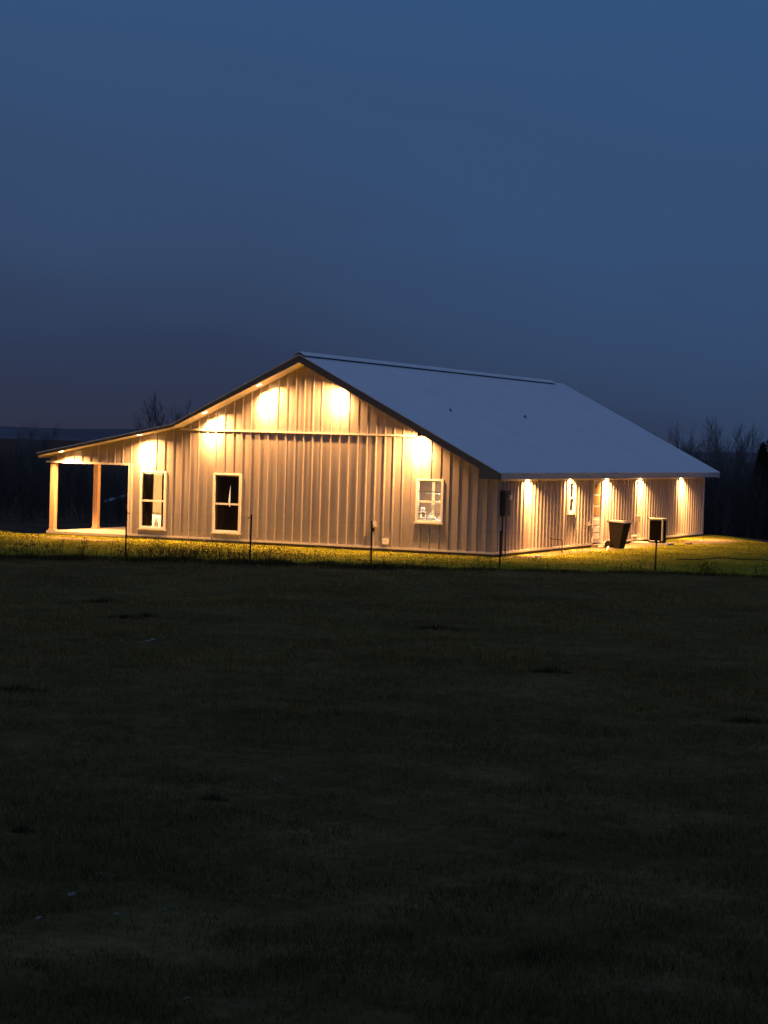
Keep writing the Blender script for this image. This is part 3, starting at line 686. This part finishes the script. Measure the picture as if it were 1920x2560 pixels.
B=bare_tree(15,foot(1765,122)[0],'bushy bare tree just right of the roof end, full rounded crown',top_h(1765,1058,122)*.93,G,spread=.85,upright=.6,levels=6,first=.3,mt='bark_pale')
C_=bare_tree(73,foot(1722,126)[0],'slim bare tree rising above the sloping roof edge',top_h(1722,1055,126)*.9,G,spread=.7,upright=.75,levels=6,mt='bark_pale')
specs=[ (B,1800,128,1085,'low bare tree between the bushy one and the tallest one'),
 (A,1690,132,1100,'small bare tree showing just above the roof slope, left of the slim one'),
 (B,1660,136,1118,'lowest bare tree tip showing over the roof slope'),
 (A,1785,114,1120,'short bare tree right behind the roof corner'),
 (C_,1822,132,1090,'pale thin bare tree left of the tallest one'),
 (B,1740,118,1110,'short wide bare tree behind the end of the eave'),
 (C_,1880,108,1125,'short bare tree low against the woods at the right')]
hs={}
def theight(e): return max((v.co.z for ch in e.children for v in ch.data.vertices))
for e in (A,B,C_): hs[e.name]=theight(e)
for e,u,dist,v,lab in specs:
    copy_tree(e,foot(u,dist)[0],lab,random.uniform(0,6),top_h(u,v,dist)/hs[e.name])
for e,u,v,dist in ((A,1843,1042,118),(B,1765,1058,122),(C_,1722,1055,126)):
    s=top_h(u,v,dist)/hs[e.name]; e.scale=(s,s,s)
D=bare_tree(2,foot(412,150)[0],'lone bare tree rising behind the low porch roof on the left',top_h(402,978,150)*.9,'lone trees on the left',spread=.85,upright=.6,levels=6,first=.3)
s=top_h(402,978,150)/theight(D); D.scale=(s,s,s)
copy_tree(B,foot(52,165)[0],'faint bare tree above the woods at the left edge',1.2,top_h(52,1050,165)/hs[B.name])
copy_tree(C_,foot(95,172)[0],'faint slim bare tree left of the porch roof tip',2.2,top_h(95,1058,172)/hs[C_.name])
# dark evergreen at the right edge
def cedar(u,dist,v,label,seed,wid):
    loc,_=foot(u,dist); h=top_h(u,v,dist); r=np.random.default_rng(seed)
    e=empty('evergreen_tree',loc,label,'tree','evergreens at the right edge')
    m=MB(); m.tube([(0,0,-.4),(.05,0,h*.5),(0,.05,h*.96)],[.16,.1,.02],7); m.build('trunk',M['bark'],e)
    n=12000; t=r.random(n)**.8; z=h*(.06+.94*t); th=r.random(n)*6.283
    lob=1+.28*np.sin(th*5+z*1.7)+.18*np.sin(z*4.1+th*3); R=wid*(1-t)**.75*lob*np.sqrt(r.random(n))+.05
    c=np.stack([R*np.cos(th),R*np.sin(th),z+.25*r.normal(size=n)*.3],1)
    d=r.normal(size=(n,3)); d[:,2]=abs(d[:,2])+.3; d/=np.linalg.norm(d,axis=1)[:,None]
    w_=np.cross(d,r.normal(size=(n,3))); w_/=np.linalg.norm(w_,axis=1)[:,None]
    ln=r.uniform(.08,.2,n)[:,None]; V=np.stack([c-w_*.025,c+w_*.025,c+d*ln],1).reshape(-1,3)
    fast_mesh('crown',V,np.arange(3*n).reshape(n,3),M['cedar'],e)
cedar(1941,104,1062,'dark dense evergreen cut off by the right edge of the picture',5,1.5)
cedar(1905,112,1110,'smaller dark evergreen beside the one at the right edge',6,.9)
# woods: uncountable brush on both sides
def brush(name,u0,u1,d0,d1,n,v_top,seed,label):
    r=random.Random(seed); base=[grow(s,6,.9,4,.6,3,first=.05,r0=.05) for s in range(4)]
    arrs=[]
    for b in base:
        m=MB()
        for pts_,rr,lv in b: m.tube(pts_,[q*1.25 for q in rr],3,cap=False)
        Va=np.array(m.v); arrs.append((Va,np.array(m.f),Va[:,2].max()))
    VV=[];FF=[];k=0
    for q in range(n):
        u=r.uniform(u0,u1); dist=r.uniform(d0,d1); (x,y,z),_=foot(u,dist)
        Va,Fa,zm=arrs[q%4]; s=max(1.5,(top_h(u,v_top(u)+r.uniform(0,55),dist)))/zm; a=r.uniform(0,6.28); c_,s_=math.cos(a),math.sin(a)
        sx=s*r.uniform(.7,1.1)
        VV.append(np.stack([(Va[:,0]*c_-Va[:,1]*s_)*sx+x,(Va[:,0]*s_+Va[:,1]*c_)*sx+y,Va[:,2]*s+z],1)); FF.append(Fa+k); k+=len(Va)
    o=fast_mesh(name,np.concatenate(VV),np.concatenate(FF),M['bark']); tag(o,label,'woods',None,'stuff')
brush('woods',-140,330,118,160,260,lambda u:1092 if u<60 else 1092+(u-60)*.2,4,'dark bare woods filling the slope left of the porch')
brush('woods',1640,2070,100,135,320,lambda u:1128,8,'dark tangle of bare woods beyond the right end of the house')

# ---------------------------------------------------------------- grass
def blades(name,x,y,hgt,wid,mt,lean,label,cat='grass'):
    n=len(x); z=H(x,y)-.005; th=rng.random(n)*6.283
    dx=np.cos(th)*wid/2; dy=np.sin(th)*wid/2
    la=rng.random(n)*6.283; lx=np.cos(la)*lean*hgt*rng.random(n); ly=np.sin(la)*lean*hgt*rng.random(n)
    V=np.stack([np.stack([x-dx,y-dy,z],1),np.stack([x+dx,y+dy,z],1),np.stack([x+lx,y+ly,z+hgt],1)],1).reshape(-1,3)
    o=fast_mesh(name,V,np.arange(3*n).reshape(n,3),mt); return tag(o,label,cat,None,'stuff')
def grass_mat(name,stops,s=1.5):
    m=mat(name,(.1,.1,.05),.9,0,.1); N=m.node_tree.nodes
    cr=[q for q in N if q.type=='VALTORGB'][0]; e=cr.color_ramp.elements
    while len(e)<len(stops): e.new(.5)
    for k,(p_,c) in enumerate(stops): e[k].position=p_; e[k].color=(*c,1)
    nz=[q for q in N if q.type=='TEX_NOISE'][0]; nz.inputs['Scale'].default_value=s; nz.inputs['Detail'].default_value=8; nz.inputs['Roughness'].default_value=.8
    return m
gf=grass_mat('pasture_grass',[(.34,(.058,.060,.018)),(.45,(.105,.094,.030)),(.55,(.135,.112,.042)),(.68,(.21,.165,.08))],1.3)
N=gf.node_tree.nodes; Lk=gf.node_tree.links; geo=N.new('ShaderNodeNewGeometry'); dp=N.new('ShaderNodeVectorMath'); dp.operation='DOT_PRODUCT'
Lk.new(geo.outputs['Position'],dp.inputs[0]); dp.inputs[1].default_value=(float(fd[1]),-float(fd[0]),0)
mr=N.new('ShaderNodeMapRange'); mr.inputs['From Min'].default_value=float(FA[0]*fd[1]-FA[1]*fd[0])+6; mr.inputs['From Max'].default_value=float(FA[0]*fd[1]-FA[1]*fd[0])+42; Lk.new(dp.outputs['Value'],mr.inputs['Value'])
mc=N.new('ShaderNodeMix'); mc.data_type='RGBA'; mc.inputs[6].default_value=(2.3,1.45,1.1,1); mc.inputs[7].default_value=(.78,.72,.62,1); Lk.new(mr.outputs[0],mc.inputs[0])  # lamp warmth near the fence and fade towards the camera painted into the colour
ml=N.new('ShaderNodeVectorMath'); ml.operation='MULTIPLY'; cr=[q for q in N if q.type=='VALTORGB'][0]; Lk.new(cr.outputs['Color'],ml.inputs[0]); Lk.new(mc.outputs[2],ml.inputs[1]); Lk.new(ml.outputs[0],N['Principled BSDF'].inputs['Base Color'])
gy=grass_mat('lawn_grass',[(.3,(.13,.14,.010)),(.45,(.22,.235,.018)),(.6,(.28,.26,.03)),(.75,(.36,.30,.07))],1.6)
n=420000; t=rng.random(n); dep=10.5*(62/10.5)**t; lat=(rng.random(n)*2-1)*(dep*.179*1.35+1.0)
cF2=np.array([-math.sin(yaw),math.cos(yaw)]); cR2=np.array([math.cos(yaw),math.sin(yaw)])
x=CP[0]+cF2[0]*dep+cR2[0]*lat; y=CP[1]+cF2[1]*dep+cR2[1]*lat
# clumping
cl=np.sin(x*2.1+np.sin(y*1.7)*1.5)*np.sin(y*2.6+np.sin(x*1.3)*2)+.6*np.sin(x*5.3+y*3.1)*np.sin(y*6.1-x*2.2)
k=(fence_d(x,y)>.2)&(rng.random(n)<.65+.35*cl)
x,y,dep,cl=x[k],y[k],dep[k],cl[k]
bare=np.sin(x*.83+1.7*np.sin(y*.57))*np.sin(y*.71+1.3*np.sin(x*.9+2))+.5*np.sin(x*2.7+y*.9)*np.sin(y*3.1-x)
thin=(bare>.55)&(rng.random(len(x))<.75); thick=bare<-.62
x,y,dep,cl,thick=x[~thin],y[~thin],dep[~thin],cl[~thin],thick[~thin]; cl=cl+thick*1.1
hg=(.03+.045*rng.random(len(x)))*(1+.35*cl)*(1+(dep>30)*.1); tall=rng.random(len(x))<.004; hg=np.where(tall,hg*2.4,hg)
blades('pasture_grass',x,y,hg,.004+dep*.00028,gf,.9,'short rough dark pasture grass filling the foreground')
n=260000; x=rng.uniform(-19,14,n); y=rng.uniform(-13,26,n)
f=fence_d(x,y); inside=(x>-15.75)&(x<.06)&(y>-.06)&(y<L+.1)
acp=(x>.1)&(x<1.55)&(y>12.9)&(y<13.8)
stp=(x<.55)&(x>0)&(y>8.8)&(y<10)
dirt=np.exp(-(((x-1.6)/1.0)**2+((y-18.3)/3.0)**2))+np.exp(-(((x-.6)/.7)**2+((y-10.5)/4.5)**2))+np.exp(-(((x+12.9)/1.6)**2+((y+2.0)/.55)**2))
cr1=np.minimum(((x+14.6)*-4.7+(y+4.7)*-1.7)/5,y+7); cr2=(x*8.8+(y-22.6)*4.9)/10.07; crest=np.maximum(np.maximum(cr1,cr2),np.minimum(-x-14.7,(y+1.0)*.8+.6))
k=(crest<1.3)&(f<.25)&~inside&~acp&~stp&(rng.random(n)>dirt*1.1)&((y<0)|(x>0)|(x<-15.7))&(y<24)
x,y,f=x[k],y[k],f[k]
cl=np.sin(x*1.9+np.sin(y*1.1)*1.5)*np.sin(y*2.2+np.sin(x*.9)*2)
hg=(.025+.03*rng.random(len(x)))*(1+.4*cl); hg=hg*(1+1.6*np.exp(-((f)/.9)**2))
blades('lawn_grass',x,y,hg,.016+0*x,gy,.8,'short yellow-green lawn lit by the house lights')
# rough grass and weed stalks along the fence
def along(n,s0,s1,spread):
    s=rng.uniform(s0,s1,n); o=rng.normal(0,spread,n); return FA[0]+fd[0]*s+fd[1]*o, FA[1]+fd[1]*s-fd[0]*o
x1,y1=along(26000,-6,7,.30); x2,y2=along(14000,7,20,.22)
x=np.r_[x1,x2]; y=np.r_[y1,y2]
cl=.6+.4*np.sin(x*3.1+np.sin(y*2)*2)*np.sin(x*1.3+1)
cl=np.clip(cl,.15,1)
blades('fence_grass',x,y,(.05+.16*rng.random(len(x)))*cl*np.where(x>1.5,.6,1),.010+0*x,M['weed'],.7,'dark unmown grass along the foot of the fence')
# weeds: branching stalks
m=MB(); r=random.Random(5)
def weed(x,y,h):
    z=gz(x,y); p=Vector((x,y,z-.02)); d=Vector((r.gauss(0,.18),r.gauss(0,.18),1)).normalized()
    q=p+d*h*.5; e=q+(d+Vector((r.gauss(0,.2),r.gauss(0,.2),0)))*h*.5
    m.tube([p,q,e],[.005,.004,.002],3,False)
    for c in range(r.randint(2,6)):
        t=r.uniform(.35,1); b=p.lerp(e,t); bd=Vector((r.gauss(0,1),r.gauss(0,1),r.uniform(.5,1.4))).normalized()
        e2=b+bd*h*r.uniform(.1,.3); m.tube([b,e2],[.003,.0015],3,False)
        if r.random()<.6: m.add([e2+Vector((-.012,0,-.01)),e2+Vector((.012,0,-.01)),e2+Vector((0,0,.03))],[(0,1,2)])
for _ in range(520):
    c=r.choice([.3,1.2,2.1,-1.5,-4,2.6,3.4,1.7,.8,4.2,-2.6])+r.gauss(0,.55); o=r.gauss(0,.35)
    weed(FA[0]+fd[0]*c+fd[1]*o,FA[1]+fd[1]*c-fd[0]*o,max(.12,r.gauss(.36,.13)))
for _ in range(130):
    c=r.uniform(5,20); o=r.gauss(0,.3); weed(FA[0]+fd[0]*c+fd[1]*o,FA[1]+fd[1]*c-fd[0]*o,max(.08,r.gauss(.22,.08)))
for _ in range(60):
    o=r.gauss(0,.12); c=15.2+r.gauss(0,.15) if r.random()<.4 else 17.2+r.gauss(0,.5); weed(FA[0]+fd[0]*c+fd[1]*o,FA[1]+fd[1]*c-fd[0]*o,r.uniform(.2,.4))
o=m.build('weeds',M['weed']); tag(o,'dry branching weed stalks along the fence','weeds',None,'stuff')

# pale scraps lying in the pasture
def onground(u,v):
    d=cF+R2*((u-960)/fp)-U2*((v-1280)/fp); t=(-.26-CP[2])/d.z; p=Vector(CP)+d*t; return p.x,p.y
def leaf(u,v,s,label,rz,tilt=.4):
    x,y=onground(u,v); m=MB(); n=10
    top=[(s*(-1+2*k/n), s*.42*math.sin(math.pi*k/n)*(1+.2*math.sin(k)), .12*s*math.cos(k*.9)) for k in range(n+1)]
    bot=[(px,-py,pz+.01) for px,py,pz in top[1:-1]]
    m.v=top+bot
    for k in range(1,n-1): m.f.append((k,k+1,n+1+k,n+k))
    m.f+=[(0,1,n+1),(n-1,n,2*n-1)]
    o=m.build('dead_leaf',M['leafy'],None,loc=(x,y,gz(x,y)+.05)); o.rotation_euler=(tilt,-.2,rz); md=o.modifiers.new('s','SOLIDIFY'); md.thickness=.003
    tag(o,label,'leaf','pale dead leaves in the pasture')
leaf(375,1605,0.105,'longest pale leaf, lying in the dark pasture below the curtained windows',.4)
leaf(410,1597,0.043,'small pale leaf just right of the longest one',1.4)
leaf(1548,1585,0.068,'pale leaf on the right of the pasture below the bin',2.2,.7)
leaf(1390,1640,0.062,'faint pale leaf in the pasture below the side window',2.6,.8)
leaf(1255,1712,0.062,'faint pale leaf in the middle of the pasture, lowest of three on the right',2.5,.8)
leaf(248,2192,0.031,'pale leaf in the lower left corner, farthest of the group there',.2)
leaf(178,2246,0.034,'narrow upright pale leaf in the lower left corner',.9,1.2)
leaf(290,2291,0.022,'small bright leaf in the lower left corner',.3,1.0)
leaf(405,2280,0.031,'broad dull leaf right of the small bright leaf, lower left',.1,.5)
leaf(465,2515,0.025,'dull leaf near the bottom edge, left of centre',.3,.5)
leaf(95,2308,0.031,'dull leaf near the left edge at the bottom',1.2,.6)
leaf(695,1953,0.062,'thin pale leaf lying in the middle of the dark pasture',.1,.2)

# low dark tufts standing out of the short pasture
def tuft(u,v,wd,label,proto=None):
    x,y=onground(u,v); loc=(x,y,gz(x,y)-.01)
    if proto is None:
        rr=random.Random(3); m=MB()
        for _ in range(420):
            a=rr.uniform(0,6.28); q=rr.random()**.6; px,py=q*math.cos(a),q*math.sin(a)*.55; h=rr.uniform(.05,.15)*(1.25-q); w2=.012
            b=rr.uniform(0,6.28); m.add([(px-w2*math.cos(b),py-w2*math.sin(b),0),(px+w2*math.cos(b),py+w2*math.sin(b),0),(px*1.1+rr.gauss(0,.05),py*1.1+rr.gauss(0,.05),h)],[(0,1,2)])
        o=m.build('grass_tuft',M['tuft'])
    else: o=proto.copy(); COL.objects.link(o)
    o.location=loc; o.scale=(wd,wd,1.0); o.rotation_euler=(0,0,yaw+random.uniform(-.2,.2)); return tag(o,label,'grass tuft','dark tufts in the pasture')
M['tuft']=mat('dark_tuft_grass',(.04,.04,.02),.95,0,.0,var=.3,scale=6)
tf=tuft(262,1501,.55,'long low dark tuft in the upper left of the pasture, below the porch')
tuft(315,1542,.50,'dark tuft below the porch, just above a longer pale leaf',tf)
tuft(366,1538,.28,'small dark tuft right beside a bigger one, upper left of the pasture',tf)
tuft(1090,1570,.50,'dark tuft in the pasture straight below the right-hand front window',tf)
tuft(1376,1678,.38,'dark tuft in the pasture between two faint pale leaves on the right',tf)
tuft(1872,1799,.36,'dark tuft near the right edge, halfway down the pasture',tf)
tuft(45,1724,.42,'dark tuft at the left edge, halfway down the pasture',tf)
tuft(535,1994,.16,'small dark tuft left of centre in the lower pasture',tf)
tuft(55,2068,.14,'small dark tuft at the left edge above the pale leaves',tf)
tuft(1335,2395,.22,'dark tuft near the bottom of the pasture, right of centre',tf)
def split_loose(o):
    me=o.data; n=len(me.vertices); par=list(range(n))
    def find(a):
        while par[a]!=a: par[a]=par[par[a]]; a=par[a]
        return a
    for e_ in me.edges:
        a,b=find(e_.vertices[0]),find(e_.vertices[1])
        if a!=b: par[a]=b
    gr={}
    for p_ in me.polygons: gr.setdefault(find(p_.vertices[0]),[]).append(tuple(p_.vertices))
    if len(gr)<2: return
    for fs in gr.values():
        idx={}; 
        for f in fs:
            for v in f: idx.setdefault(v,len(idx))
        m=MB(); m.v=[tuple(me.vertices[v].co) for v in idx]; m.f=[tuple(idx[v] for v in f) for f in fs]
        q=m.build(o.name.split('.')[0],me.materials[0],o.parent); q.location=o.location; q.rotation_euler=o.rotation_euler
        for md in o.modifiers:
            if md.type=='BEVEL': b_=q.modifiers.new('b','BEVEL'); b_.width=md.width; b_.segments=2; b_.limit_method='ANGLE'
    bpy.data.objects.remove(o)
for o in list(bpy.data.objects):
    if o.type=='MESH' and not o.children and o.name.split('.')[0] in ('sash_rail','corner_trim','panel_under_window','conduit','corner_post','badge_strip','muntin','pane','cabinet_door','fridge_door','door_panel','base_trim','porch_beam','eave_soffit','interior_wall','wire_clip'): split_loose(o)

# ---------------------------------------------------------------- sky and light
w_=bpy.data.worlds.new('World'); sc.world=w_; w_.use_nodes=True; N=w_.node_tree.nodes; Lk=w_.node_tree.links
bg=N['Background']
tc=N.new('ShaderNodeTexCoord'); sx=N.new('ShaderNodeSeparateXYZ'); Lk.new(tc.outputs['Generated'],sx.inputs[0])
sky=N.new('ShaderNodeTexSky'); sky.sky_type='NISHITA'; sky.sun_disc=False; sky.sun_elevation=math.radians(-3); sky.sun_rotation=math.radians(200)
nz=N.new('ShaderNodeTexNoise'); nz.inputs['Scale'].default_value=2.6; nz.inputs['Detail'].default_value=4; nz.inputs['Roughness'].default_value=.5
mp=N.new('ShaderNodeMapping'); mp.inputs['Scale'].default_value=(1,1,3.2); mp.inputs['Location'].default_value=(.4,.2,.3); Lk.new(tc.outputs['Generated'],mp.inputs['Vector']); Lk.new(mp.outputs[0],nz.inputs['Vector'])
ad=N.new('ShaderNodeMath'); ad.operation='MULTIPLY_ADD'; Lk.new(nz.outputs['Fac'],ad.inputs[0]); ad.inputs[1].default_value=.15; Lk.new(sx.outputs[2],ad.inputs[2])
# dusk cloud deck: brightness by elevation, a little brighter to the east (camera's right)
dt=N.new('ShaderNodeVectorMath'); dt.operation='DOT_PRODUCT'; Lk.new(tc.outputs['Generated'],dt.inputs[0]); dt.inputs[1].default_value=(math.cos(yaw),math.sin(yaw),0)
a2=N.new('ShaderNodeMath'); a2.operation='MULTIPLY_ADD'; Lk.new(dt.outputs['Value'],a2.inputs[0]); a2.inputs[1].default_value=.16; Lk.new(ad.outputs[0],a2.inputs[2])
cr=N.new('ShaderNodeValToRGB'); e=cr.color_ramp.elements
ST=[(0.0,(.026,.028,.050)),(.045,(.028,.032,.060)),(.095,(.027,.041,.088)),(.15,(.034,.064,.137)),(.20,(.034,.075,.172)),(.27,(.031,.083,.198)),(.5,(.085,.14,.29)),(1,(.12,.19,.36))]
while len(e)<len(ST): e.new(.5)
for k,(p_,c) in enumerate(ST): e[k].position=p_; e[k].color=(*c,1)
Lk.new(a2.outputs[0],cr.inputs['Fac'])
mx=N.new('ShaderNodeMix'); mx.data_type='RGBA'; mx.blend_type='ADD'; mx.inputs[0].default_value=.02; Lk.new(cr.outputs['Color'],mx.inputs[6]); Lk.new(sky.outputs[0],mx.inputs[7])
Lk.new(mx.outputs[2],bg.inputs['Color']); bg.inputs['Strength'].default_value=1
vs=sc.view_settings; vs.view_transform='Standard'; vs.look='None'; vs.gamma=1; vs.exposure=0; vs.use_curve_mapping=False
sc.render.engine='CYCLES'; sc.cycles.max_bounces=6; sc.cycles.sample_clamp_indirect=6
sc.cycles.use_denoising=True
